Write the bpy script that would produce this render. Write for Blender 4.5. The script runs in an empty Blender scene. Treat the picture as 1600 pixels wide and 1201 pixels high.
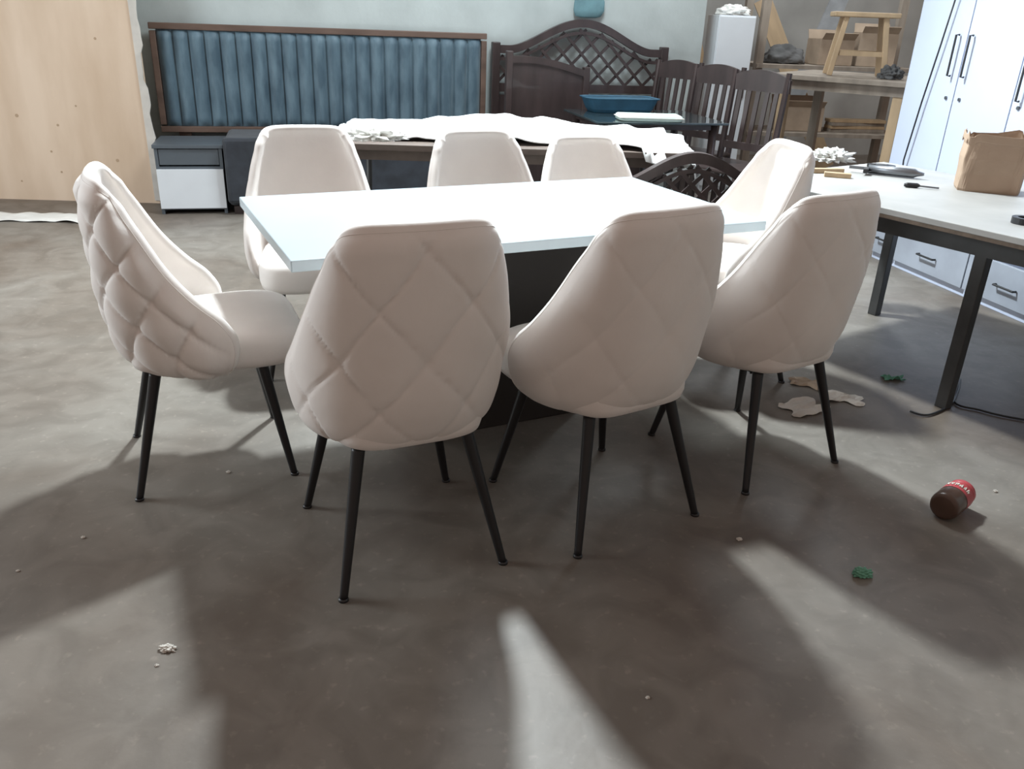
import bpy, math, random
import numpy as np
from mathutils import Vector, Matrix, noise, Euler
random.seed(4)
PI=math.pi
COL=bpy.context.scene.collection
# ---------------------------------------------------------------- camera model
F,TH,RO,H=1299.0,0.42,0.0399,1.3
def ray(px,py):
    dx,dy=px-800,py-600.5; c,s=math.cos(RO),math.sin(RO)
    u=(c*dx+s*dy)/F; v=(-s*dx+c*dy)/F
    return u, math.cos(TH)-v*math.sin(TH), math.sin(TH)+v*math.cos(TH)
def G(px,py,z=0):
    u,f,d=ray(px,py); k=(H-z)/d
    return Vector((u*k,f*k,z))
def VPl(px,py,p0,d):
    u,f,dn=ray(px,py)
    k,s=np.linalg.solve(np.array([[u,-d[0]],[f,-d[1]]]),np.array([p0[0],p0[1]]))
    return s, H-dn*k
cam=bpy.data.cameras.new('camera'); co=bpy.data.objects.new('camera',cam); COL.objects.link(co)
cam.sensor_width=36; cam.lens=F/1600*36; cam.clip_start=.05
co.matrix_world=Matrix.Translation((0,0,H))@Matrix.Rotation(PI/2-TH,4,'X')@Matrix.Rotation(RO,4,'Z')
bpy.context.scene.camera=co
# ---------------------------------------------------------------- materials
def mat(name,col,rough=.6,metal=0,var=0,scale=8,bump=0,bscale=40,col2=None,sheen=0,stretch=None,coat=0,detail=6):
    m=bpy.data.materials.new(name); m.use_nodes=True; nt=m.node_tree; b=nt.nodes['Principled BSDF']
    b.inputs['Roughness'].default_value=rough; b.inputs['Metallic'].default_value=metal
    if sheen: b.inputs['Sheen Weight'].default_value=sheen; b.inputs['Sheen Roughness'].default_value=.4
    if coat: b.inputs['Coat Weight'].default_value=coat
    tc=nt.nodes.new('ShaderNodeTexCoord'); mp=nt.nodes.new('ShaderNodeMapping'); nt.links.new(tc.outputs['Object'],mp.inputs['Vector'])
    if stretch: mp.inputs['Scale'].default_value=stretch
    n=nt.nodes.new('ShaderNodeTexNoise'); n.inputs['Scale'].default_value=scale; n.inputs['Detail'].default_value=detail; nt.links.new(mp.outputs[0],n.inputs['Vector'])
    r=nt.nodes.new('ShaderNodeValToRGB'); c2=col2 if col2 else tuple(c*(1-(var or .06)) for c in col)
    r.color_ramp.elements[0].color=(*c2,1); r.color_ramp.elements[1].color=(*col,1)
    r.color_ramp.elements[0].position=.35; r.color_ramp.elements[1].position=.65
    nt.links.new(n.outputs['Fac'],r.inputs[0]); nt.links.new(r.outputs[0],b.inputs['Base Color'])
    if bump:
        n2=nt.nodes.new('ShaderNodeTexNoise'); n2.inputs['Scale'].default_value=bscale; n2.inputs['Detail'].default_value=4
        nt.links.new(mp.outputs[0],n2.inputs['Vector'])
        bp=nt.nodes.new('ShaderNodeBump'); bp.inputs['Strength'].default_value=bump; bp.inputs['Distance'].default_value=.01
        nt.links.new(n2.outputs['Fac'],bp.inputs['Height']); nt.links.new(bp.outputs[0],b.inputs['Normal'])
    return m
M={}
M['velvet']=mat('cream velvet',(.82,.775,.74),.7,var=.06,scale=6,bump=.06,bscale=50,sheen=.1)
M['blackmetal']=mat('black metal',(.020,.020,.022),.4,.2,var=.2)
M['whitegloss']=mat('white gloss',(.46,.55,.605),.3,var=.03,coat=.2)
M['pedestal']=mat('dark laminate',(.026,.022,.020),.7)
M['plaster']=mat('plaster',(.52,.575,.57),.9,var=.2,scale=2.2,bump=.15,bscale=25)
M['ply']=mat('plywood',(.74,.59,.455),.7,scale=2.6,col2=(.61,.46,.33),stretch=(1.4,1,.35),bump=.05,detail=9)
M['nail']=mat('plywood knot',(.46,.33,.22),.8)
M['darkwood']=mat('dark stained wood',(.062,.043,.042),.4,var=.4,scale=12,stretch=(1,1,.2),coat=.15)  # wood colour lightened to stand in for background haze
M['brownwood']=mat('brown frame wood',(.17,.11,.085),.45,var=.4,scale=10,stretch=(.3,1,1))
M['teal']=mat('steel blue velvet',(.13,.205,.255),.6,scale=6,col2=(.065,.115,.155),sheen=.5,stretch=(3,1,.8),detail=4)  # both tones raised, imitating hazy lifted blacks at the back
M['navy']=mat('navy velvet',(.035,.042,.055),.7,var=.4,scale=10,sheen=.2)
M['greyblue']=mat('grey blue laminate',(.10,.12,.14),.4)
M['white']=mat('white laminate',(.72,.76,.80),.4,var=.03)
M['wardrobe']=mat('wardrobe pale lavender',(.54,.60,.75),.35,var=.06,scale=2)
M['drawerfront']=mat('shaded drawer front',(.34,.37,.43),.5,var=.2,scale=4)  # greyer than the doors: shade on the low drawers put into the colour
M['glass']=mat('dark glass',(.03,.045,.05),.08,var=.1,coat=.5)
M['sheet']=mat('white foam sheet',(.80,.82,.82),.8,var=.06,scale=6,bump=.3,bscale=15)
M['browntop']=mat('brown board',(.13,.10,.085),.55,var=.3,scale=9)
M['greyleg']=mat('grey painted steel',(.07,.07,.07),.5,.3,var=.3)
M['worktop']=mat('worktop',(.38,.375,.36),.5,var=.2,scale=4,detail=9)
M['workedge']=mat('chipboard edge',(.22,.17,.13),.7,var=.3,scale=30)
M['lightwood']=mat('light raw wood',(.50,.36,.22),.6,var=.25,scale=12,stretch=(1,1,.2))
M['greywood']=mat('weathered wood',(.33,.28,.23),.8,var=.35,scale=12,stretch=(1,1,.2))
M['kraft']=mat('kraft paper',(.40,.29,.21),.85,var=.12,scale=7,bump=.3,bscale=18)
M['tool']=mat('tool steel',(.22,.23,.25),.35,.8,var=.2)
M['blackp']=mat('black plastic',(.018,.018,.020),.45)
M['cloth']=mat('white cotton cloth',(.75,.75,.72),.9,var=.1,bump=.4,bscale=30)
M['blue']=mat('blue plastic',(.035,.12,.20),.4,var=.3)
M['tealcloth']=mat('dusty teal cloth',(.16,.30,.34),.8,var=.3,bump=.3,bscale=12)
M['mint']=mat('mint foam',(.62,.76,.70),.7,var=.08)
M['green']=mat('green scrap',(.16,.42,.30),.6,var=.3)
M['paper']=mat('paper',(.66,.63,.58),.9,var=.2)
M['card']=mat('brown card',(.40,.31,.23),.9,var=.2)
M['jar']=mat('brown jar',(.10,.06,.045),.3,var=.25)
M['red']=mat('red label',(.42,.06,.07),.4,var=.15)
M['darkcloth']=mat('dark bundle',(.12,.12,.12),.95,var=.4,bump=.4,bscale=12)
M['greyboard']=mat('grey board',(.30,.31,.32),.8,var=.25)
M['farwall']=mat('far wall',(.42,.42,.40),.9,var=.3,scale=1.5)
def floor_mat():
    m=bpy.data.materials.new('concrete'); m.use_nodes=True; nt=m.node_tree; b=nt.nodes['Principled BSDF']
    tc=nt.nodes.new('ShaderNodeTexCoord')
    def nz(s,d,dist=0):
        n=nt.nodes.new('ShaderNodeTexNoise'); n.inputs['Scale'].default_value=s; n.inputs['Detail'].default_value=d; n.inputs['Distortion'].default_value=dist
        nt.links.new(tc.outputs['Object'],n.inputs['Vector']); return n
    def ramp(src,p0,c0,p1,c1):
        r=nt.nodes.new('ShaderNodeValToRGB'); r.color_ramp.elements[0].color=(*c0,1); r.color_ramp.elements[1].color=(*c1,1)
        r.color_ramp.elements[0].position=p0; r.color_ramp.elements[1].position=p1; nt.links.new(src.outputs[0],r.inputs[0]); return r
    def mul(x,y):
        mx=nt.nodes.new('ShaderNodeMix'); mx.data_type='RGBA'; mx.blend_type='MULTIPLY'; mx.inputs[0].default_value=1
        nt.links.new(x,mx.inputs[6]); nt.links.new(y,mx.inputs[7]); return mx.outputs[2]
    r=ramp(nz(1.3,9,.6),.34,(.128,.104,.084),.64,(.200,.184,.162))
    r2=ramp(nz(6,12,1.2),.36,(.82,.81,.80),.6,(1.06,1.06,1.06))
    r3=ramp(nz(38,6),.60,(1,1,1),.74,(1.3,1.3,1.3))
    c=mul(mul(r.outputs[0],r2.outputs[0]),r3.outputs[0])
    nt.links.new(c,b.inputs['Base Color'])
    b.inputs['Roughness'].default_value=.5
    h=nz(22,8); bp=nt.nodes.new('ShaderNodeBump'); bp.inputs['Strength'].default_value=.1; bp.inputs['Distance'].default_value=.01
    nt.links.new(h.outputs[0],bp.inputs['Height']); nt.links.new(bp.outputs[0],b.inputs['Normal'])
    return m
M['floor']=floor_mat()
# ---------------------------------------------------------------- builders
class MB:
    def __init__(s): s.v=[]; s.f=[]
    def add(s,vs,fs):
        o=len(s.v); s.v+= [tuple(v) for v in vs]; s.f+=[tuple(i+o for i in f) for f in fs]; return s
    def box(s,c,d,rot=None):
        c=Vector(c); h=Vector(d)/2; R=rot if rot is not None else Matrix.Identity(3)
        vs=[c+R@Vector((x*h.x,y*h.y,z*h.z)) for x in(-1,1) for y in(-1,1) for z in(-1,1)]
        return s.add(vs,[(0,1,3,2),(4,6,7,5),(0,4,5,1),(2,3,7,6),(0,2,6,4),(1,5,7,3)])
    def bar(s,a,b,w,t,up=(0,1,0)):
        a=Vector(a);b=Vector(b); z=(b-a); L=z.length; z.normalize(); y=Vector(up); x=y.cross(z).normalized(); y=z.cross(x)
        R=Matrix((x,y,z)).transposed(); return s.box((a+b)/2,(w,t,L),R)
    def tube(s,pts,rad,n=12,cap=True):
        pts=[Vector(p) for p in pts]; rad=rad if hasattr(rad,'__len__') else [rad]*len(pts); rings=[]
        px=None
        for i,p in enumerate(pts):
            t=(pts[min(i+1,len(pts)-1)]-pts[max(i-1,0)]).normalized()
            if px is None: px=t.orthogonal().normalized()
            px=(px-t*px.dot(t)).normalized(); py=t.cross(px)
            rings.append([p+(px*math.cos(2*PI*k/n)+py*math.sin(2*PI*k/n))*rad[i] for k in range(n)])
        vs=[v for r in rings for v in r]; fs=[]
        for i in range(len(pts)-1):
            for k in range(n): fs.append((i*n+k,i*n+(k+1)%n,(i+1)*n+(k+1)%n,(i+1)*n+k))
        if cap: fs.append(tuple(range(n))[::-1]); fs.append(tuple((len(pts)-1)*n+k for k in range(n)))
        return s.add(vs,fs)
    def loops(s,L,capb=True,capt=True):
        n=len(L[0]); vs=[v for l in L for v in l]; fs=[]
        for i in range(len(L)-1):
            for k in range(n): fs.append((i*n+k,i*n+(k+1)%n,(i+1)*n+(k+1)%n,(i+1)*n+k))
        if capb: fs.append(tuple(range(n))[::-1])
        if capt: fs.append(tuple((len(L)-1)*n+k for k in range(n)))
        return s.add(vs,fs)
    def grid(s,fn,nu,nv):
        vs=[fn(i/nu,j/nv) for i in range(nu+1) for j in range(nv+1)]
        return s.add(vs,[(i*(nv+1)+j,(i+1)*(nv+1)+j,(i+1)*(nv+1)+j+1,i*(nv+1)+j+1) for i in range(nu) for j in range(nv)])
    def prism(s,poly,y0,y1):    # polygon in x,z extruded along y
        n=len(poly); vs=[(x,y0,z) for x,z in poly]+[(x,y1,z) for x,z in poly]
        return s.add(vs,[tuple(range(n)),tuple(range(2*n-1,n-1,-1))]+[(i,i+n,(i+1)%n+n,(i+1)%n) for i in range(n)])
    def build(s,name,m,parent=None,smooth=False,bevel=0,solid=0,merge=0):
        me=bpy.data.meshes.new(name); me.from_pydata(s.v,[],s.f); me.validate(); me.materials.append(M[m])
        import bmesh
        b=bmesh.new(); b.from_mesh(me)
        if merge: bmesh.ops.remove_doubles(b,verts=b.verts,dist=merge)
        bmesh.ops.recalc_face_normals(b,faces=b.faces); b.to_mesh(me); b.free()
        if smooth:
            for p in me.polygons: p.use_smooth=True
        o=bpy.data.objects.new(name,me); COL.objects.link(o)
        if parent: o.parent=parent
        if bevel: md=o.modifiers.new('bevel','BEVEL'); md.width=bevel; md.segments=2; md.limit_method='ANGLE'
        if solid: md=o.modifiers.new('solid','SOLIDIFY'); md.thickness=solid
        return o
def tag(o,label,cat,group=None,kind=None):
    o['label']=label; o['category']=cat
    if group: o['group']=group
    if kind: o['kind']=kind
    return o
def thing(name,label,cat,loc=(0,0,0),rz=0,group=None):
    o=bpy.data.objects.new(name,None); COL.objects.link(o); o.location=loc; o.rotation_euler=(0,0,rz); o.empty_display_size=.1
    return tag(o,label,cat,group)
def struct(o): o['kind']='structure'; return o
def copy_tree(o,parent=None):
    c=o.copy(); COL.objects.link(c); c.parent=parent
    for ch in list(o.children): copy_tree(ch,c)
    return c
RA=0.2527; E1=(math.cos(RA),math.sin(RA)); E2=(-E1[1],E1[0])
# ---------------------------------------------------------------- room
struct(MB().box((0,4,-.05),(20,20,.1)).build('floor','floor'))
WP=(-2.3,6.1)
def wl(s,off=0): return (WP[0]+E1[0]*s+E2[0]*off, WP[1]+E1[1]*s+E2[1]*off)
s_end,_=VPl(1098,60,WP,E1)
w=struct(MB().box(((s_end-4.0)/2,.06,1.6),(s_end+4.0,.12,3.2)).build('wall_back','plaster')); w.location=(*WP,0); w.rotation_euler.z=RA
far=struct(MB().box((3.0,0,1.6),(12,.1,3.2)).build('wall_far','farwall')); far.location=(1,8.9,0); far.rotation_euler.z=RA
WD=(E1[1],-E1[0])
WF=(2.166,5.06)
wr=struct(MB().box((2.35,.68,1.6),(5.3,.1,3.2)).build('wall_right','plaster')); wr.location=(*WF,0); wr.rotation_euler.z=math.atan2(WD[1],WD[0])
pp=(-2.50,5.78)
pl=struct(MB().box((-1.75,0,1.55),(3.5,.03,3.1)).build('wall_left','ply')); pl.location=(*pp,0); pl.rotation_euler.z=RA-.2
PD=(math.cos(RA-.2),math.sin(RA-.2))
mb=MB()
for px,py in((82,236),(120,165),(92,195),(98,268),(36,282),(150,60),(28,180),(185,250)):
    s_,z_=VPl(px,py,pp,PD); mb.tube([(s_,-.0155,z_),(s_,-.0165,z_)],random.uniform(.006,.012),10)
o=struct(mb.build('trim_1','nail')); o.location=(*pp,0); o.rotation_euler.z=RA-.2
zz=np.linspace(.02,2.6,50)
poly=[(-.03,z) for z in zz]+[(.02+.035*noise.noise(Vector((0,z*4,3)))+.035*noise.noise(Vector((1,z*14,3))),z) for z in zz[::-1]]
o=struct(MB().prism(poly,-.024,-.016).build('trim_2','paper')); o.location=(*pp,0); o.rotation_euler.z=RA-.2
# ---------------------------------------------------------------- tufted dining chair
def spl(xs,ys):
    xs=np.array(xs,float); ys=np.array(ys,float); m=np.gradient(ys,xs)
    def f(x):
        i=min(max(int(np.searchsorted(xs,x))-1,0),len(xs)-2); h=xs[i+1]-xs[i]; t=(x-xs[i])/h
        return (2*t**3-3*t**2+1)*ys[i]+(t**3-2*t*t+t)*h*m[i]+(-2*t**3+3*t*t)*ys[i+1]+(t**3-t*t)*h*m[i+1]
    return f
VZ=[0,.05,.12,.24,.32,.38,.46,.56,.70,.84,.94,1]
Zt=spl(VZ,[.344,.356,.385,.45,.49,.53,.58,.645,.73,.812,.866,.888])
Wt=spl(VZ,[.155,.208,.238,.257,.261,.260,.254,.243,.222,.200,.187,.174])
Yt=spl(VZ,[-.12,-.168,-.205,-.238,-.248,-.254,-.259,-.263,-.266,-.268,-.266,-.258])
Dt=spl(VZ,[.15,.205,.255,.298,.298,.278,.232,.182,.135,.100,.080,.064])
def sm(x): x=min(1,max(0,x)); return x*x*(3-2*x)
def shell_pt(s,v,t=0):
    if t: t=.036+(t-.036)*sm((1-v)/.5)*sm((1-abs(s))/.6)
    w=Wt(v)-t; yb=Yt(v)+t*.9; D=max(Dt(v)-t*.9,.012); a=abs(s)*PI/2
    x=w*(math.sin(a)**.82); y=yb+D*(1-max(math.cos(a),0)**.84)
    z=Zt(v)-.030*sm((v-.72)/.28)*abs(s)**4
    return Vector((x if s>=0 else -x,y,z))
def make_chair(amp,pw=.20,ph=.25,crisp=.35,cw=.22):
    root=thing('dining_chair','','chair')
    N,K=110,84; S=[-1+2*j/N for j in range(N+1)]; T=.052
    outer=[[shell_pt(s,k/K) for s in S] for k in range(K+1)]
    out2=[]
    for k in range(K+1):
        row=outer[k]; U=[0]*(N+1); mid=N//2
        for j in range(mid+1,N+1): U[j]=U[j-1]+(row[j]-row[j-1]).length
        for j in range(mid-1,-1,-1): U[j]=U[j+1]-(row[j]-row[j+1]).length
        nr=[]
        for j in range(N+1):
            du=row[min(j+1,N)]-row[max(j-1,0)]; dv=outer[min(k+1,K)][j]-outer[max(k-1,0)][j]
            n=du.cross(dv)
            n=n.normalized() if n.length>1e-9 else Vector((0,-1,0))
            if n.dot(Vector((row[j].x,row[j].y-.05,0)))<0: n=-n
            z=row[j].z+.012*noise.noise(Vector((U[j]*6,row[j].z*6,2))); uu=U[j]+.012*noise.noise(Vector((row[j].z*6,U[j]*6,9)))
            p=uu/pw+(z-.60)/ph; q=uu/pw-(z-.60)/ph
            a_=abs(math.sin(PI*p)); b_=abs(math.sin(PI*q))
            pat=(min(1,a_/cw)**.6*min(1,b_/cw)**.6)*crisp+(1-crisp)*(a_*b_)**.7
            nd=math.exp(-((a_*a_+b_*b_)/.10))
            fade=min(1,(1-abs(S[j]))/.12)*min(1,(K-k)/8)*min(1,k/9)
            nr.append(row[j]+n*((amp*(pat-.5*nd)+.003*noise.noise(Vector((U[j]*9,z*9,4))))*fade))
        out2.append(nr)
    L=[]; QS=(.12,.32,.5,.68,.88)
    for k in range(K+1):
        v=k/K; inn=[shell_pt(s,v,T) for s in S]
        fw=Vector((0,.016,.005)).lerp(Vector((0,0,.016)),sm((k-(K-8))/8))
        if k<10: fw=fw*(k/10)
        a=[out2[k][-1].lerp(inn[-1],q)+fw*math.sin(PI*q)**.7 for q in QS]
        b=[inn[0].lerp(out2[k][0],q)+fw*math.sin(PI*q)**.7 for q in QS]
        L.append(out2[k]+a+inn[::-1]+b)
    mb=MB(); mb.loops(L,False,False)
    oT=out2[K]; iT=[shell_pt(s,1,T) for s in S]; U3=Vector((0,0,.016)); qq=(0,)+QS+(1,)
    rows=[[oT[j].lerp(iT[j],q)+U3*(max(0,math.sin(PI*q))**.7 if 0<q<1 else 0) for q in qq] for j in range(N+1)]
    mb.grid(lambda u,v:rows[int(round(u*N))][int(round(v*6))],N,6)
    back=mb.build('backrest','velvet',root,smooth=True,merge=1e-5)
    path=[out2[k][0] for k in range(8,K+1)]+[out2[K][j] for j in range(1,N)]+[out2[k][N] for k in range(K,7,-1)]
    MB().tube(path,.0010,6).build('piping','velvet',back,smooth=True)
    def lp(ins,z):
        r=[]
        for k in range(56):
            a=2*PI*k/56; c,s=math.cos(a),math.sin(a); e=.42
            y=.03+(.243-ins)*(abs(s)**e)*(1 if s>0 else -1)
            hw=.182+.034*min(max((y+.2)/.30,0),1)
            r.append(Vector(((hw-ins)*(abs(c)**e)*(1 if c>0 else -1),y,z)))
        return r
    MB().loops([lp(.06,.358),lp(.02,.361),lp(.005,.371),lp(0,.39),lp(0,.43),lp(.003,.449),lp(.012,.464),lp(.03,.475),lp(.06,.481),lp(.12,.486),lp(.17,.487)]).build('seat','velvet',root,smooth=True)
    fb=MB().box((0,.02,.352),(.27,.30,.014)); fb.bar((-.12,-.12,.346),(.12,.15,.346),.02,.02); fb.bar((.12,-.12,.346),(-.12,.15,.346),.02,.02)
    fb.build('seat_frame','blackmetal',root)
    for sx in(-1,1):
        for yy,yt in((-.24,-.15),(.20,.14)):
            a=Vector((sx*.135,yt,.357)); b=Vector((sx*.208,yy,.0))
            lg=MB().tube([a,a.lerp(b,.03),a.lerp(b,.95),b],[.017,.0165,.0105,.010],14).build('leg','blackmetal',root,smooth=True)
            MB().tube([b+Vector((0,0,.007)),b],[.012,.0125],14).build('foot_cap','blackp',lg,smooth=True)
    return root
def feet(x,y,an): return (x-math.sin(an)*.24, y+math.cos(an)*.24, an)
GR='cream dining chairs around the white table'
pC=make_chair(.0085,.20,.25,.6,.12); pA=make_chair(.019,.145,.175); pS=make_chair(.0042,.20,.25,.5,.12)
spots=[(pC,*feet(-.194,1.69,.43),1,'cream tufted dining chair nearest the camera, its buttoned back facing us'),
 (pS,*feet(.366,1.93,.57),1,'cream dining chair in the middle of the near side of the white table'),
 (None,*feet(.892,2.28,.57),.985,'cream dining chair at the right end of the near side, beside the worktable'),
 (pA,*feet(-1.130,2.19,-1.15),.985,'cream tufted dining chair seen from its side at the left end of the white table'),
 (None,-.775,3.10,PI+.30,.97,'cream dining chair at the left of the far side, before the navy bed'),
 (None,-.105,3.26,PI+.40,.96,'cream dining chair in the middle of the far side of the white table'),
 (None,.335,3.50,PI+.35,.92,'cream dining chair at the right of the far side, before the draped table'),
 (None,.80,3.20,1.74,.99,'cream dining chair heading the right end of the white table')]
for pr,x,y,a,sc_,lb in spots:
    o=pr if pr else copy_tree(pS)
    o.location=(x,y,0); o.rotation_euler=(0,0,a); o.scale=(sc_,)*3; o['label']=lb; o['category']='chair'; o['group']=GR
# ---------------------------------------------------------------- dining table
t=thing('dining_table','long white gloss dining table on a black pedestal, ringed by cream chairs','table',(-.0569,2.6031,0),.4586)
MB().box((0,0,.7233),(1.4655,.7753,.03)).build('tabletop','whitegloss',t,bevel=.003)
MB().box((0,0,.35),(.60,.10,.70)).build('pedestal','pedestal',t,bevel=.004)
MB().box((0,0,.70),(.90,.42,.018)).build('support_plate','pedestal',t)
# ---------------------------------------------------------------- blue channel headboard
hp=wl(0,-.10)
sL,zT=VPl(232,41,hp,E1); sR,zT2=VPl(760,46,hp,E1); _,zB=VPl(320,206,hp,E1); zt=(zT+zT2)/2
t=thing('bed_headboard','wide steel-blue velvet channel-tufted headboard in a brown wood frame against the wall','headboard',(hp[0],hp[1],0),RA)
fw=.04; fb=MB()
fb.box(((sL+sR)/2,0,zt-fw/2),(sR-sL,.06,fw)).box(((sL+sR)/2,0,zB+fw/2),(sR-sL,.06,fw))
fb.box((sL+fw/2,0,(zt+zB)/2),(fw,.0599,zt-zB-.1)).box((sR-fw/2,0,(zt+zB)/2),(fw,.0599,zt-zB-.1))
fb.build('frame','brownwood',t,bevel=.004)
nch=22
MB().grid(lambda u,v:(sL+fw+(sR-sL-2*fw)*u,.0-.045*abs(math.sin(nch*PI*u))**.7*min(1,min(v,1-v)/.03+.2)*(1+.10*noise.noise(Vector((u*30,v*2,4)))),zB+fw+(zt-zB-2*fw)*v),nch*14,20).build('channel_panel','teal',t,smooth=True)
for sx in(sL+.15,(sL+sR)/2,sR-.15): MB().box((sx,.02,(zB)/2),(.08,.03,zB)).build('support_batten','brownwood',t)
# bedside cabinet
np0=wl(0,-.62)
s0,_=VPl(249,300,np0,E1); s1,_=VPl(353,300,np0,E1); _,za=VPl(300,264,np0,E1); _,zb=VPl(300,325,np0,E1); _,zc=VPl(300,232,np0,E1)
wN=s1-s0; cN=(s0+s1)/2
t=thing('bedside_cabinet','low bedside cabinet with dark upper drawer and white lower drawer under the headboard','cabinet',(np0[0]+E1[0]*cN,np0[1]+E1[1]*cN,0),RA)
zc=max(zc,za+.12)
MB().box((-wN/2+.01,.2,zc/2),(.02,.4,zc)).box((wN/2-.01,.2,zc/2),(.02,.4,zc)).box((0,.2,max(zb,.03)),(wN-.04,.4,.02)).box((0,.2,za+.005),(wN-.04,.4,.02)).box((0,.39,zc/2),(wN-.04,.02,zc-.02)).build('body','greyblue',t)
MB().box((0,.2,zc+.012),(wN+.02,.42,.024)).build('cabinet_top','greyblue',t,bevel=.003)
MB().box((0,.012,(za+.02+zc)/2),(wN-.045,.016,zc-za-.03)).build('upper_drawer','greyblue',t,bevel=.002)
MB().box((0,-.008,(za+zb)/2),(wN-.002,.016,za-zb)).build('drawer','white',t,bevel=.002)
# bed
bp0=wl(0,-.66); b0,_=VPl(356,300,bp0,E1)
t=thing('low_bed','navy velvet bed beside the bedside cabinet, mostly hidden behind chairs','bed',(bp0[0]+E1[0]*b0,bp0[1]+E1[1]*b0,0),RA)
MB().box((.7,.26,.27),(1.4,.48,.44)).build('mattress_box','navy',t,bevel=.03)
MB().box((.7,-.015,.29),(1.4,.06,.42)).build('side_rail','navy',t,bevel=.02)
for x in(.06,1.34):
    for y in(.05,.45): MB().box((x,y,.025),(.06,.06,.05)).build('leg','darkwood',t)
# ---------------------------------------------------------------- lattice headboard
lp0=wl(0,-.08)
l0,_=VPl(768,90,lp0,E1); l1,_=VPl(1042,90,lp0,E1); _,zs=VPl(778,70,lp0,E1); _,za=VPl(905,30,lp0,E1); _,zl=VPl(980,140,lp0,E1)
Wd=l1-l0
def arch(x,W,zs,za):
    k=max(0,1-abs(x)/(W*.40)); return zs+(za-zs)*(math.sin(k*PI/2)**1.6)
def lattice_board(t,W,zs,za,zl,mname,band=.055,pitch=.075,sw=.02):
    xs=np.linspace(-W/2+.04,W/2-.04,49)
    poly=[(x,arch(x,W,zs,za)) for x in xs]+[(x,arch(x,W,zs,za)-band) for x in xs[::-1]]
    MB().prism(poly,-.025,.025).build('arched_rail',mname,t)
    poly=[(x,arch(x,W,zs,za)-band*1.5) for x in xs]+[(x,arch(x,W,zs,za)-band*1.9) for x in xs[::-1]]
    MB().prism(poly,-.018,.018).build('inner_rail',mname,t)
    for sx in(-1,1):
        MB().box((sx*(W/2-.03),0,(zs+.02)/2),(.06,.06,zs+.02)).build('post',mname,t,bevel=.006)
    MB().box((0,0,zl),(W-.1,.035,.06)).build('cross_rail',mname,t)
    lm=MB()
    for sg in(-1,1):
        c=-W-1.5
        while c<W+2.5:
            run=[]
            for x in list(np.linspace(-W/2+.05,W/2-.05,160))+[99]:
                z=sg*x+c
                if x<90 and zl<z<arch(x,W,zs,za)-band*1.2: run.append((x,z))
                else:
                    if len(run)>2: lm.bar((run[0][0],sg*.006,run[0][1]),(run[-1][0],sg*.006,run[-1][1]),sw,.011)
                    run=[]
            c+=pitch
    lm.build('lattice',mname,t)
cx=(l0+l1)/2
t=thing('lattice_headboard','tall dark wooden headboard with arched top and diagonal lattice against the wall','headboard',(lp0[0]+E1[0]*cx,lp0[1]+E1[1]*cx,0),RA)
lattice_board(t,Wd,zs,za,zl,'darkwood',pitch=.145,sw=.020)
MB().box((0,.0,zl/2),(Wd-.12,.02,zl-.1)).build('lower_panel','darkwood',t)
f0=(0,6.2); a0,_=VPl(790,140,f0,E1); a1,_=VPl(918,140,f0,E1); _,zz1=VPl(915,112,f0,E1); _,zz2=VPl(845,88,f0,E1)
W2=a1-a0; cx=(a0+a1)/2
t=thing('bed_footboard','solid dark wooden footboard with curved top in front of the lattice headboard','footboard',(f0[0]+E1[0]*cx,f0[1]+E1[1]*cx,0),RA)
xs=np.linspace(-W2/2+.03,W2/2-.03,30)
def ft(x): return zz1+(zz2-zz1)*math.sin(min(1,max(0,(W2/2-x)/W2*1.25))*PI/2)
MB().prism([(x,ft(x)-.03) for x in xs]+[(xs[-1],.12),(xs[0],.12)],-.012,.012).build('panel','darkwood',t)
MB().prism([(x,ft(x)) for x in xs]+[(x,ft(x)-.045) for x in xs[::-1]],-.028,.028).build('curved_rail','darkwood',t)
for sx in(-1,1): MB().box((sx*(W2/2-.02),0,(ft(sx*W2/2)+.03)/2),(.045,.06,ft(sx*W2/2)+.03)).build('post','darkwood',t,bevel=.005)
t=thing('lattice_footboard','low dark arched lattice footboard standing between the far dining chairs and draped table','footboard',(.82,4.02,0),.12)
lattice_board(t,.92,.59,.735,.20,'darkwood',band=.05,pitch=.10)
# ---------------------------------------------------------------- draped table
tx,ty,tz=-.06,4.55,.70
t=thing('trestle_table','brown-topped table with thin dark legs hidden under a white foam sheet','table',(tx,ty,0),.06)
MB().box((0,0,tz-.015),(1.78,.80,.03)).build('tabletop','browntop',t,bevel=.003)
MB().box((0,0,tz-.06),(1.6,.66,.05)).build('apron','browntop',t)
for sx in(-1,1):
    for sy in(-1,1): MB().tube([(sx*.78,sy*.32,tz-.03),(sx*.80,sy*.34,0)],.016,10).build('leg','greyleg',t,smooth=True)
def shf(u,v):
    eu=u*2-1; x=eu*.93; y=(-.30+.74*v)
    y+=(-.10 if v<.5 else .05)*noise.noise(Vector((u*6,v*2,1)))*(abs(v-.5)*2)+(-.14*max(0,(u-.6)/.4) if v<.5 else 0)*(1-2*v)
    x+=.05*noise.noise(Vector((v*5,u*2,7)))*abs(eu)
    z=tz+.012+.045*max(0,noise.noise(Vector((u*7,v*4,2)))+.15)+.018*max(0,noise.noise(Vector((u*19,v*10,5))))
    z+=.05*math.exp(-((u-.48)/.14)**2)*v
    if abs(x)>.885: z-=min(.16,(abs(x)-.885)*2.2); x=(1 if x>0 else -1)*(.885+(abs(x)-.885)*.5+.006)
    if y<-.405 : y=-.405-(abs(y)-.405)*.3-.006; z-=.06
    return (x,y,z)
s=MB().grid(shf,90,36).build('foam_sheet','sheet',None,smooth=True,solid=.006); s.location=(tx,ty,0); s.rotation_euler.z=.06
tag(s,'large rumpled white foam sheet spread over the table behind the far chairs','sheet')
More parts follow.
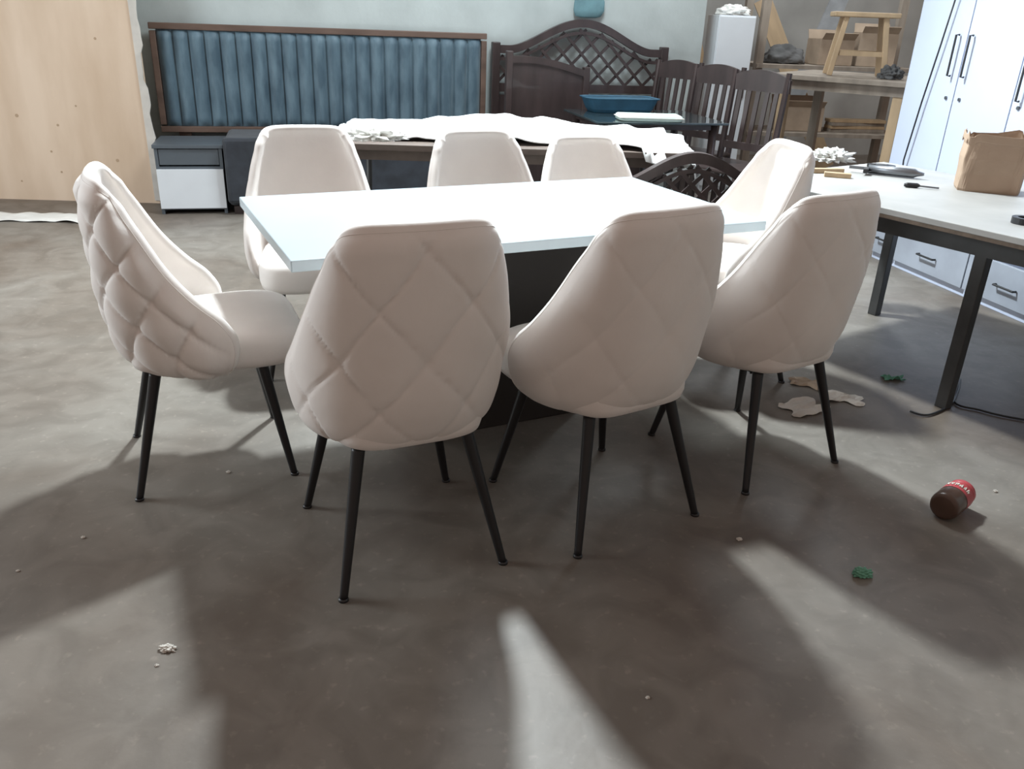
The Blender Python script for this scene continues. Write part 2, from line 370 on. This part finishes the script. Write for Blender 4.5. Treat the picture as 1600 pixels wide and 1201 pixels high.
def crumple(name,m,loc,r,label,cat,seed=0,freq=3,amp=.35,group=None):
    import bmesh
    bm=bmesh.new(); bmesh.ops.create_icosphere(bm,subdivisions=5,radius=1)
    for v in bm.verts:
        n=v.co.normalized(); k=1+amp*noise.noise(n*freq+Vector((seed,seed*2,0)))+amp*.5*abs(noise.noise(n*freq*2.7+Vector((seed,0,3))))
        v.co=Vector((n.x*r[0]*k,n.y*r[1]*k,max(n.z,-.35)*r[2]*k))
    zmin=min(v.co.z for v in bm.verts)
    for v in bm.verts: v.co.z-=zmin
    me=bpy.data.meshes.new(name); bm.to_mesh(me); bm.free(); me.materials.append(M[m])
    for p in me.polygons: p.use_smooth=True
    o=bpy.data.objects.new(name,me); COL.objects.link(o); o.location=loc
    return tag(o,label,cat,group)
g=G(588,216,.75)
crumple('crumpled_cloth','cloth',(g.x,g.y,.742),(.11,.09,.035),'small crumpled white cloth lying on the left end of the foam sheet','cloth',seed=3,freq=4,amp=.6)
hb=wl(0,-.040); sB,zB2=VPl(920,14,hb,E1)
t=thing('hanging_bag','small rounded teal bag hanging on the wall above the lattice headboard','bag',(hb[0]+E1[0]*sB,hb[1]+E1[1]*sB,zB2+.03),RA)
n=32; LL=[]
for z,k in((-.09,.5),(-.08,.85),(-.04,1),(.02,.98),(.07,.85),(.10,.55),(.11,.2)):
    LL.append([Vector((.12*k*math.cos(2*PI*j/n)*(1+.08*noise.noise(Vector((math.cos(2*PI*j/n)*2,z*20,3)))),.028*k*math.sin(2*PI*j/n),z)) for j in range(n)])
MB().loops(LL).build('bag_body','tealcloth',t,smooth=True)
MB().tube([(-.04,0,.09),(-.02,.02,.20),(0,.03,.25),(.02,.02,.20),(.04,0,.09)],.006,8).build('strap','tealcloth',t,smooth=True)
# ---------------------------------------------------------------- glass table and things on it
gc=(.78,5.64)
t=thing('glass_table','dark glass-topped table with black legs in front of the lattice headboard','table',(gc[0],gc[1],0),RA)
MB().box((0,0,.715),(.86,.72,.014)).build('glass_top','glass',t,bevel=.003)
MB().box((0,0,.69),(.74,.60,.035)).build('apron','darkwood',t)
for sx in(-1,1):
    for sy in(-1,1): MB().tube([(sx*.36,sy*.29,.70),(sx*.36,sy*.29,0)],[.026,.02],10).build('leg','darkwood',t,smooth=True)
t=thing('blue_tray','shallow blue tray lying across the back of the glass table','tray',(.64,5.84,.723),RA)
def rr(hx,hy,z): return [Vector((hx*abs(math.cos(a))**.35*(1 if math.cos(a)>0 else -1),hy*abs(math.sin(a))**.35*(1 if math.sin(a)>0 else -1),z)) for a in [2*PI*j/48 for j in range(48)]]
MB().loops([rr(.20,.10,0),rr(.215,.112,.02),rr(.245,.125,.085),rr(.235,.117,.085),rr(.20,.10,.025),rr(.18,.08,.018)]).build('tray_body','blue',t)
MB().loops([rr(.255,.133,.085),rr(.257,.135,.091),rr(.245,.125,.093),rr(.234,.116,.087)],True,False).build('rim','blue',t)
g=G(1014,189,.722)
t=thing('foam_pack','pale mint foam pack lying flat at the front of the glass table','pack',(g.x,max(g.y,5.38),.723),.12)
LL=[]
for z,k in((0,.94),(.006,1),(.03,1),(.036,.95)):
    LL.append([Vector((.2*k*abs(math.cos(a))**.3*(1 if math.cos(a)>0 else -1),.085*k*abs(math.sin(a))**.3*(1 if math.sin(a)>0 else -1),z+(.002*math.sin(3*a) if z>.02 else 0))) for a in [2*PI*j/40 for j in range(40)]])
MB().loops(LL).build('pack_body','mint',t,smooth=True)
MB().box((0,0,.021),(.404,.176,.003)).build('seam','paper',t)
# ---------------------------------------------------------------- slatted chairs
def slat_chair():
    r=thing('slatted_chair','','chair')
    for sx in(-1,1):
        MB().tube([(sx*.19,-.17,0),(sx*.19,-.19,.45),(sx*.19,-.25,1.02)],[.018,.022,.018],8).build('back_post','darkwood',r)
        MB().box((sx*.185,.19,.22),(.036,.036,.44)).build('leg','darkwood',r,bevel=.004)
        MB().box((sx*.185,.0,.41),(.022,.36,.05)).build('side_rail','darkwood',r)
    MB().box((0,.01,.455),(.42,.42,.035)).build('seat','darkwood',r,bevel=.012)
    xs=np.linspace(-.21,.21,13)
    MB().prism([(x,.98+.05*(1-(x/.21)**2)) for x in xs]+[(x,.90) for x in xs[::-1]],-.26,-.235).build('top_rail','darkwood',r)
    MB().box((0,-.2,.56),(.38,.022,.045)).build('lower_rail','darkwood',r)
    for k in range(5):
        x=-.13+.065*k; MB().bar((x,-.203,.57),(x,-.245,.93),.03,.012).build('slat','darkwood',r)
    return r
sc=slat_chair()
for i,(x,y,a,lb) in enumerate([(1.49,5.62,2.35,'dark slatted wooden chair nearest us, right of the glass table'),(1.33,6.12,2.35,'dark slatted wooden chair in the middle of the row of three'),(1.13,6.56,2.35,'dark slatted wooden chair furthest back, next to the lattice headboard')]):
    o=sc if i==0 else copy_tree(sc)
    o.location=(x+.23*-math.sin(a),y+.23*math.cos(a),0); o.rotation_euler=(0,0,a); o['label']=lb; o['category']='chair'; o['group']='slatted chairs by the glass table'
# ---------------------------------------------------------------- white cabinet at wall end
q0=(1.36,7.0)
t=thing('storage_cabinet','plain tall white cabinet at the end of the back wall','cabinet',(q0[0],q0[1],0),RA-.25)
_,zq=VPl(1150,24,q0,(1,0)); c0,_=VPl(1120,60,q0,(1,0)); c1,_=VPl(1178,60,q0,(1,0)); wq=c1-c0
t.location.x=q0[0]+(c0+c1)/2; CX=t.location.x
MB().box((0,.22,zq/2),(wq,.42,zq)).build('carcass','white',t,bevel=.003)
MB().box((0,0,zq/2+.02),(wq-.01,.018,zq-.06)).build('door','white',t,bevel=.003)
MB().tube([(wq*.38,-.02,.75),(wq*.38,-.02,.87)],.006,8).build('handle','tool',t)
crumple('folded_cloth','cloth',(CX,q0[1]+.2,zq),(.12,.1,.05),'white cloth bundle on top of the tall white cabinet','cloth',seed=9)
# ---------------------------------------------------------------- wardrobe
wrz=math.atan2(WD[1],WD[0])
t=thing('wardrobe','large pale lavender-white wardrobe with black bar handles and drawers along its foot','wardrobe',(*WF,0),wrz)
LW=2.0; HW=2.1
MB().box((LW/2,.32,HW/2),(LW,.58,HW)).build('carcass','wardrobe',t,bevel=.003)
def bar_handle(p,v,par):
    a=Vector(p); d=Vector(v); MB().tube([a+Vector((0,.02,0)),a,a+d,a+d+Vector((0,.02,0))],.0055,8).build('handle','blackp',par)
edges=[0.0,.40,.80,1.2,1.6,2.0]
for i in range(5):
    a,b=edges[i],edges[i+1]
    d=MB().box(((a+b)/2,.018,(.27+HW)/2),(b-a-.006,.022,HW-.27)).build('door','wardrobe',t,bevel=.003)
    hx={0:b-.05,1:a+.05,2:a+.05,3:b-.05,4:a+.05}[i]
    bar_handle((hx,-.022,1.08 if i!=2 else 1.00),(0,0,.20),d)
    MB().tube([(hx,.0,.97),(hx,.008,.97)],.009,12).build('keyhole','tool',d)
for a,b in((0,.21),(.21,.79),(.79,1.37),(1.37,2.0)):
    d=MB().box(((a+b)/2,.018,.145),(b-a-.008,.022,.20)).build('drawer','drawerfront',t,bevel=.003)
    w_=min(.13,(b-a)*.4); bar_handle(((a+b)/2-w_/2,-.018,.14),(w_,0,0),d)
MB().box((LW/2,.06,.02),(LW,.05,.04)).build('plinth','greyboard',t)
pts=[]
for px,py in((1495,-8),(1470,70),(1440,160),(1412,250),(1405,300)):
    s_,z_=VPl(px,py,(WF[0]-E1[0]*.02,WF[1]-E1[1]*.02),WD); pts.append((WF[0]-E1[0]*.02+WD[0]*s_,WF[1]-E1[1]*.02+WD[1]*s_,z_))
tag(MB().tube(pts,.0045,6).build('hanging_cable','blackp',None,smooth=True),'thin black cable hanging across the wardrobe doors','cable')
# ---------------------------------------------------------------- worktable
D=(.57,-.82); ang=math.atan2(D[1],D[0]); WZ=.70
t=thing('worktable','large worktable with pale top and grey steel legs in front of the wardrobe','table',(1.5,2.81,0),ang)
MB().box((-.05,.51,WZ-.011),(1.86,1.02,.022)).build('tabletop','worktop',t,bevel=.002)
MB().box((-.05,.51,WZ-.029),(1.85,1.01,.014)).build('underboard','workedge',t)
MB().box((-.05,.13,WZ-.075),(1.62,.03,.08)).box((-.05,.89,WZ-.075),(1.62,.03,.08)).box((-.84,.51,WZ-.075),(.03,.76,.08)).box((.78,.51,WZ-.075),(.03,.76,.08)).build('apron','greyleg',t)
for x,y in((-.80,.14),(-.77,.88),(.03,.14),(.03,.88),(.76,.14),(.76,.88)):
    MB().box((x,y,(WZ-.036)/2),(.045,.045,WZ-.036)).build('leg','greyleg',t,bevel=.003)
g=G(1540,300,WZ)
t=thing('paper_bag','brown kraft paper bag standing open on the worktable','bag',(g.x+.02,g.y+.04,WZ),-.35)
def bagloop(k,z,jag=0):
    r=[]
    for j in range(48):
        a=2*PI*j/48; c,s=math.cos(a),math.sin(a)
        x=.118*k*abs(c)**.25*(1 if c>0 else -1); y=.07*k*abs(s)**.25*(1 if s>0 else -1)
        nn=noise.noise(Vector((c*2,s*2,z*9)))
        r.append(Vector((x*(1+.05*nn),y*(1+.12*nn),max(0,z+jag*noise.noise(Vector((c*3,s*3,5)))))))
    return r
MB().loops([bagloop(.97,0),bagloop(1,.01),bagloop(1.0,.07),bagloop(1.03,.13),bagloop(1.0,.18),bagloop(1.04,.215,.03)],True,False).build('bag_body','kraft',t,smooth=False,solid=.003)
MB().loops([bagloop(1.05,.19,.03),bagloop(1.07,.195,.03),bagloop(1.07,.222,.03)],False,False).build('folded_rim','kraft',t,solid=.003)
def onW(px,py): return G(px,py,WZ)
crumple('cotton_rag','cloth',onW(1298,252),(.085,.06,.035),'bunched white cotton rag at the far left corner of the worktable','rag',seed=5,freq=5,amp=.6)
g=onW(1400,276)
t=thing('caulking_gun','grey steel caulking gun lying on the worktable','tool',(g.x,g.y,WZ),-.45)
MB().tube([(-.12,0,.022),(.07,0,.022),(.085,0,.022),(.11,0,.022)],[.02,.02,.012,.006],14).build('barrel','tool',t,smooth=True)
MB().bar((-.12,0,.022),(-.20,0,.022),.012,.012).build('plunger_rod','tool',t)
MB().box((-.125,-.035,.02),(.02,.07,.02)).build('handle','blackp',t,bevel=.004)
g=onW(1386,263)
t=thing('pliers','small black pliers lying beyond the caulking gun','tool',(g.x,g.y,WZ),.2)
MB().tube([(-.05,.02,.01),(0,.0,.01),(.04,0,.01)],[.007,.01,.004],8).build('jaw','tool',t)
MB().tube([(0,0,.01),(-.03,.022,.01),(-.085,.028,.01)],.009,8).build('grip','blackp',t); MB().tube([(0,0,.01),(-.03,-.022,.01),(-.085,-.028,.01)],.009,8).build('grip','blackp',t)
g=onW(1436,294)
t=thing('screwdriver','thin dark screwdriver lying near the middle of the worktable','tool',(g.x,g.y,WZ),-.2)
MB().tube([(0,0,.009),(.075,0,.006)],.0035,8).build('shaft','tool',t); MB().tube([(-.06,0,.01),(-.05,0,.01),(-.01,0,.01),(0,0,.01)],[.006,.01,.01,.005],10).build('handle','blackp',t)
g=onW(1590,349)
t=thing('tape_roll','black tape roll near the front edge of the worktable','tape',(g.x+.02,g.y,WZ),0)
n=28; MB().add([(r*math.cos(2*PI*j/n),r*math.sin(2*PI*j/n),z) for r,z in((.022,0),(.04,0),(.04,.022),(.022,.022)) for j in range(n)],[(k*n+j,k*n+(j+1)%n,((k+1)%4)*n+(j+1)%n,((k+1)%4)*n+j) for k in range(4) for j in range(n)]).build('tape','blackp',t,smooth=False)
for i,(px,py,rz,d,lb) in enumerate([(1292,270,.2,(.15,.03,.02),'raw wood offcut lying in front of the cotton rag'),(1308,277,-.25,(.11,.03,.02),'short raw wood offcut nearest us beside the dining chair')]):
    g=onW(px,py); o=MB().box((0,0,d[2]/2),d).build('wood_offcut','lightwood',None,bevel=.002); o.location=(g.x,g.y,WZ); o.rotation_euler.z=rz
    tag(o,lb,'wood offcut','wood offcuts on the worktable')
# ---------------------------------------------------------------- background workbench & clutter
bA=Vector((1.72,5.86,0)); bang=math.atan2(-.45,.62)
t=thing('workbench','tall rough wooden workbench beyond the slatted chairs, left of the wardrobe','workbench',bA,bang)
MB().box((.36,.40,.984),(.92,.86,.03)).build('bench_top','greywood',t,bevel=.003)
for c_,d_ in(((.36,.02,.94),(.86,.03,.06)),((.36,.78,.94),(.86,.03,.06)),((.36,.05,.35),(.7,.03,.06))): MB().box(c_,d_).build('rail','greywood',t)
for x,y in((.0,.04),(.72,.04),(.0,.76),(.72,.76)): MB().box((x,y,.485),(.06,.06,.97)).build('leg','lightwood' if y<.1 else 'greywood',t,bevel=.003)
t=thing('wooden_stool','light wood stool standing on top of the tall workbench','stool',(2.19,5.93,1.0),-.2)
MB().box((0,0,.37),(.40,.26,.03)).build('seat','lightwood',t,bevel=.006)
for sx in(-1,1):
    for sy in(-1,1): MB().bar((sx*.12,sy*.09,.36),(sx*.17,sy*.11,.002),.032,.032).build('leg','lightwood',t,bevel=.003)
for y in(-.1,.1): MB().box((0,y,.14),(.28,.02,.03)).build('stretcher','lightwood',t)
t=thing('storage_rack','rough wooden rack loaded with material behind the stool','rack',(2.0,7.3,0),.1)
for x in(-.1,1.25):
    for y in(0,.4): MB().box((x,y,.85),(.06,.06,1.7)).build('upright','greywood',t)
for z in(.45,.98): MB().box((.575,.2,z),(1.4,.5,.03)).build('shelf','greywood',t)
crumple('dark_bundle','darkcloth',(2.16,7.5,.995),(.16,.11,.10),'dark cloth bundle on the upper rack shelf, left of the stool','bundle',seed=2,freq=2.0,amp=.25)
def carton(loc,rz,d,lb):
    t=thing('cardboard_box',lb,'box',loc,rz)
    x,y,z=d; h=.006
    MB().box((0,0,h/2),(x,y,h)).box((-x/2+h/2,0,z/2),(h,y,z)).box((x/2-h/2,0,z/2),(h,y,z)).box((0,-y/2+h/2,z/2),(x-2*h,h,z)).box((0,y/2-h/2,z/2),(x-2*h,h,z)).build('carton_body','card',t)
    MB().bar((0,-y/2,z),(0,-y/2-.05,z+.05),x*.96,.004,(0,.7,.7)).build('flap','card',t)
    MB().bar((0,y/2,z),(0,y/2+.03,z+.07),x*.96,.004,(0,.9,-.4)).build('flap','card',t)
carton((2.55,7.55,.996),.15,(.30,.24,.20),'open tan cardboard box on the upper rack shelf behind the stool')
carton((2.92,7.58,.996),-.1,(.30,.26,.26),'taller tan cardboard box at the right of the upper rack shelf')
carton((2.35,7.52,.466),.05,(.38,.26,.20),'cardboard box on the lower rack shelf')
for k in range(4):
    o=MB().box((0,0,.0125),(.50,.12,.025)).build('short_board','lightwood' if k%2 else 'greywood',None,bevel=.002); o.location=(2.88,7.55,.4655+.026*k); o.rotation_euler.z=.1+.06*(k%3)
    tag(o,'short board in the flat stack on the lower rack shelf','board','boards stacked on the lower rack shelf')
crumple('small_dark_rag','darkcloth',(2.34,5.70,1.0),(.065,.05,.05),'dark rag lying on the workbench in front of the stool','rag',seed=21,freq=3,amp=.5)
for i,(x,y,rz,tl,lb,m) in enumerate([(2.3,8.1,.1,.35,'long grey board leaning diagonally at the back of the workshop','greyboard'),(1.85,8.0,.4,-.3,'pale wood plank leaning behind the tall white cabinet','lightwood'),(3.0,8.4,-.1,-.5,'wide pale wood plank leaning furthest right in the background','lightwood')]):
    o=MB().box((0,0,.85),(.16,.025,1.7)).build('plank',m,None); o.location=(x,y,.02); o.rotation_euler=(-.12,tl,rz); tag(o,lb,'plank')
t=thing('wood_crate','low open wooden crate on the floor under the workbench','crate',(2.20,6.0,0),bang)
MB().box((0,0,.02),(.5,.4,.02)).build('base','greyboard',t)
for k in range(3):
    z=.07+.1*k
    for c_,d_ in(((0,-.2,z),(.5,.015,.07)),((0,.2,z),(.5,.015,.07)),((-.25,0,z),(.015,.4,.07)),((.25,0,z),(.015,.4,.07))): MB().box(c_,d_).build('slat','greywood',t)
# ---------------------------------------------------------------- floor bits
def gpath(L,r,name,lb,cat,z=.006):
    P=[G(x,y,z) for x,y in L]; Q=[]
    for i in range(len(P)-1):
        p0=P[max(i-1,0)];p1=P[i];p2=P[i+1];p3=P[min(i+2,len(P)-1)]
        for k in range(6):
            u=k/6; Q.append(.5*((2*p1)+(-p0+p2)*u+(2*p0-5*p1+4*p2-p3)*u*u+(-p0+3*p1-3*p2+p3)*u**3))
    Q.append(P[-1]); return tag(MB().tube(Q,r,8).build(name,'blackp',None,smooth=True),lb,cat)
gpath([(1422,642),(1450,648),(1485,632),(1497,610),(1500,592),(1492,628),(1530,640),(1570,650),(1640,662)],.004,'floor_cable','thin black cable looping over the floor under the worktable','cable')
def scrap(px,py,w,h,m,lb,cat,seed,rz=0,curl=.02,group=None,name='paper_scrap'):
    g=G(px,py)
    def f(u,v):
        x=(u-.5)*w*(1+.5*noise.noise(Vector((v*3,seed,0)))); y=(v-.5)*h*(1+.6*noise.noise(Vector((u*3,seed,5))))
        return (x,y,.003+curl*abs(noise.noise(Vector((u*2.5,v*2.5,seed)))))
    o=MB().grid(f,10,8).build(name,m,None,smooth=False,solid=.0015); o.location=(g.x,g.y,0); o.rotation_euler.z=rz
    return tag(o,lb,cat,group)
scrap(1256,638,.15,.11,'paper','torn white paper on the floor behind the right near chair','paper',1,.5,.02)
scrap(1262,600,.13,.08,'card','brown card scrap beside the torn white paper','card',2,-.4,.02,name='card_scrap')
scrap(1318,624,.14,.08,'paper','pale folded paper strip right of the torn white paper','paper',3,-.3,.03)
scrap(1395,592,.085,.04,'green','flat green plastic scrap on the floor near the worktable leg','scrap',4,0,.03,name='plastic_scrap')
crumple('green_lump','green',G(1346,899),(.022,.013,.014),'small green crumpled lump on the shadowed floor below the jar','scrap',seed=7,amp=.5)
crumple('tissue_bit','paper',G(262,1014),(.016,.010,.006),'tiny crumpled tissue on the floor at lower left','paper',seed=8,amp=.6)
for i,(px,py,r,lb) in enumerate([(245,1040,.004,'white speck on the floor just below the crumpled tissue'),(357,738,.006,'pale crumb on the floor left of the nearest chair'),(1155,843,.007,'white chip on the floor below the right near chair'),(1555,768,.006,'white chip on the floor right of the jar'),(130,840,.005,'pale crumb on the floor near the left picture edge'),(1012,1090,.004,'tiny speck in the shadow at lower centre'),(28,892,.004,'tiny pale crumb at the far left of the floor')]):
    crumple('floor_crumb','paper',G(px,py),(r,r*.8,r*.6),lb,'debris',seed=30+i,amp=.5)
g=G(1482,800)
t=thing('plastic_jar','brown plastic jar with red and white label lying on the floor','jar',(g.x,g.y,0),.75)
def ring(x,r,n=28,zc=.043): return [Vector((x,r*math.cos(2*PI*j/n),zc+r*math.sin(2*PI*j/n))) for j in range(n)]
MB().loops([ring(-.065,.03),ring(-.062,.038),ring(-.05,.042),ring(.045,.042),ring(.055,.036)]).build('body','jar',t,smooth=True)
MB().loops([ring(.0,.0428),ring(.043,.0428)],False,False).build('label','red',t,smooth=True)
MB().loops([ring(.05,.037),ring(.052,.0395),ring(.07,.0395),ring(.072,.037)]).build('lid','red',t,smooth=True)
mb=MB()
for k in range(6):
    a=PI/2+.75-k*.28; P=[]
    for j in range(7):
        aa=a-.18*j/6; xx=.022+.009*math.sin(j*1.3+k); P.append((xx,-.0432*math.cos(aa),.043+.0432*math.sin(aa)))
    mb.tube(P,.0019,5)
mb.build('lettering','paper',t)
P=[(.0725,.026*math.cos(a),.043+.026*math.sin(a)) for a in np.linspace(0,2*PI,24)]
mb=MB(); mb.tube(P,.0018,5); mb.tube([(.0725,.012*math.cos(a)*1.3,.043+.008*math.sin(2*a)) for a in np.linspace(0,2*PI,20)],.0018,5)
mb.build('lid_mark','paper',t)
g=G(60,338)
def strip(u,v):
    return ((u-.5)*1.0,(v-.5)*.22+.03*noise.noise(Vector((u*5,0,0))),.005+.03*abs(noise.noise(Vector((u*6,v*3,4)))))
o=MB().grid(strip,40,10).build('plastic_sheet','cloth',None,smooth=True,solid=.002); o.location=(g.x,g.y-.05,0); o.rotation_euler.z=.05
tag(o,'strip of white plastic sheet on the floor along the plywood wall','plastic sheet')
# ---------------------------------------------------------------- light
def lamp(name,typ,loc,e,col,tgt=None,**k):
    l=bpy.data.lights.new(name,typ); l.energy=e; l.color=col
    for a,b in k.items(): setattr(l,a,b)
    o=bpy.data.objects.new(name,l); COL.objects.link(o); o.location=loc
    if tgt: o.rotation_euler=(Vector(tgt)-Vector(loc)).to_track_quat('-Z','Y').to_euler()
    return o
lamp('key_light','SPOT',(-.26,4.5,3.50),1040,(.88,.97,1.0),(.1,1.4,0),shadow_soft_size=.13,spot_size=math.radians(140),spot_blend=.5)
lamp('background_fill','POINT',(.2,4.7,3.3),270,(.86,.96,1.0),shadow_soft_size=.5)  # added fill to brighten the back wall, no such fixture
lamp('far_fill','POINT',(2.3,7.0,3.1),150,(.88,.96,1.0),shadow_soft_size=.4)  # added only to brighten the far area, stands for no real lamp
lamp('left_daylight','AREA',(-4.6,2.6,1.9),130,(.85,.95,1),(-1.2,3.0,.5),size=1.6)
w=bpy.data.worlds.new('world'); bpy.context.scene.world=w; w.use_nodes=True
nt=w.node_tree; bg=nt.nodes['Background']; bg.inputs[0].default_value=(.77,.60,.52,1); bg.inputs[1].default_value=.47
bpy.context.scene.view_settings.view_transform='Standard'
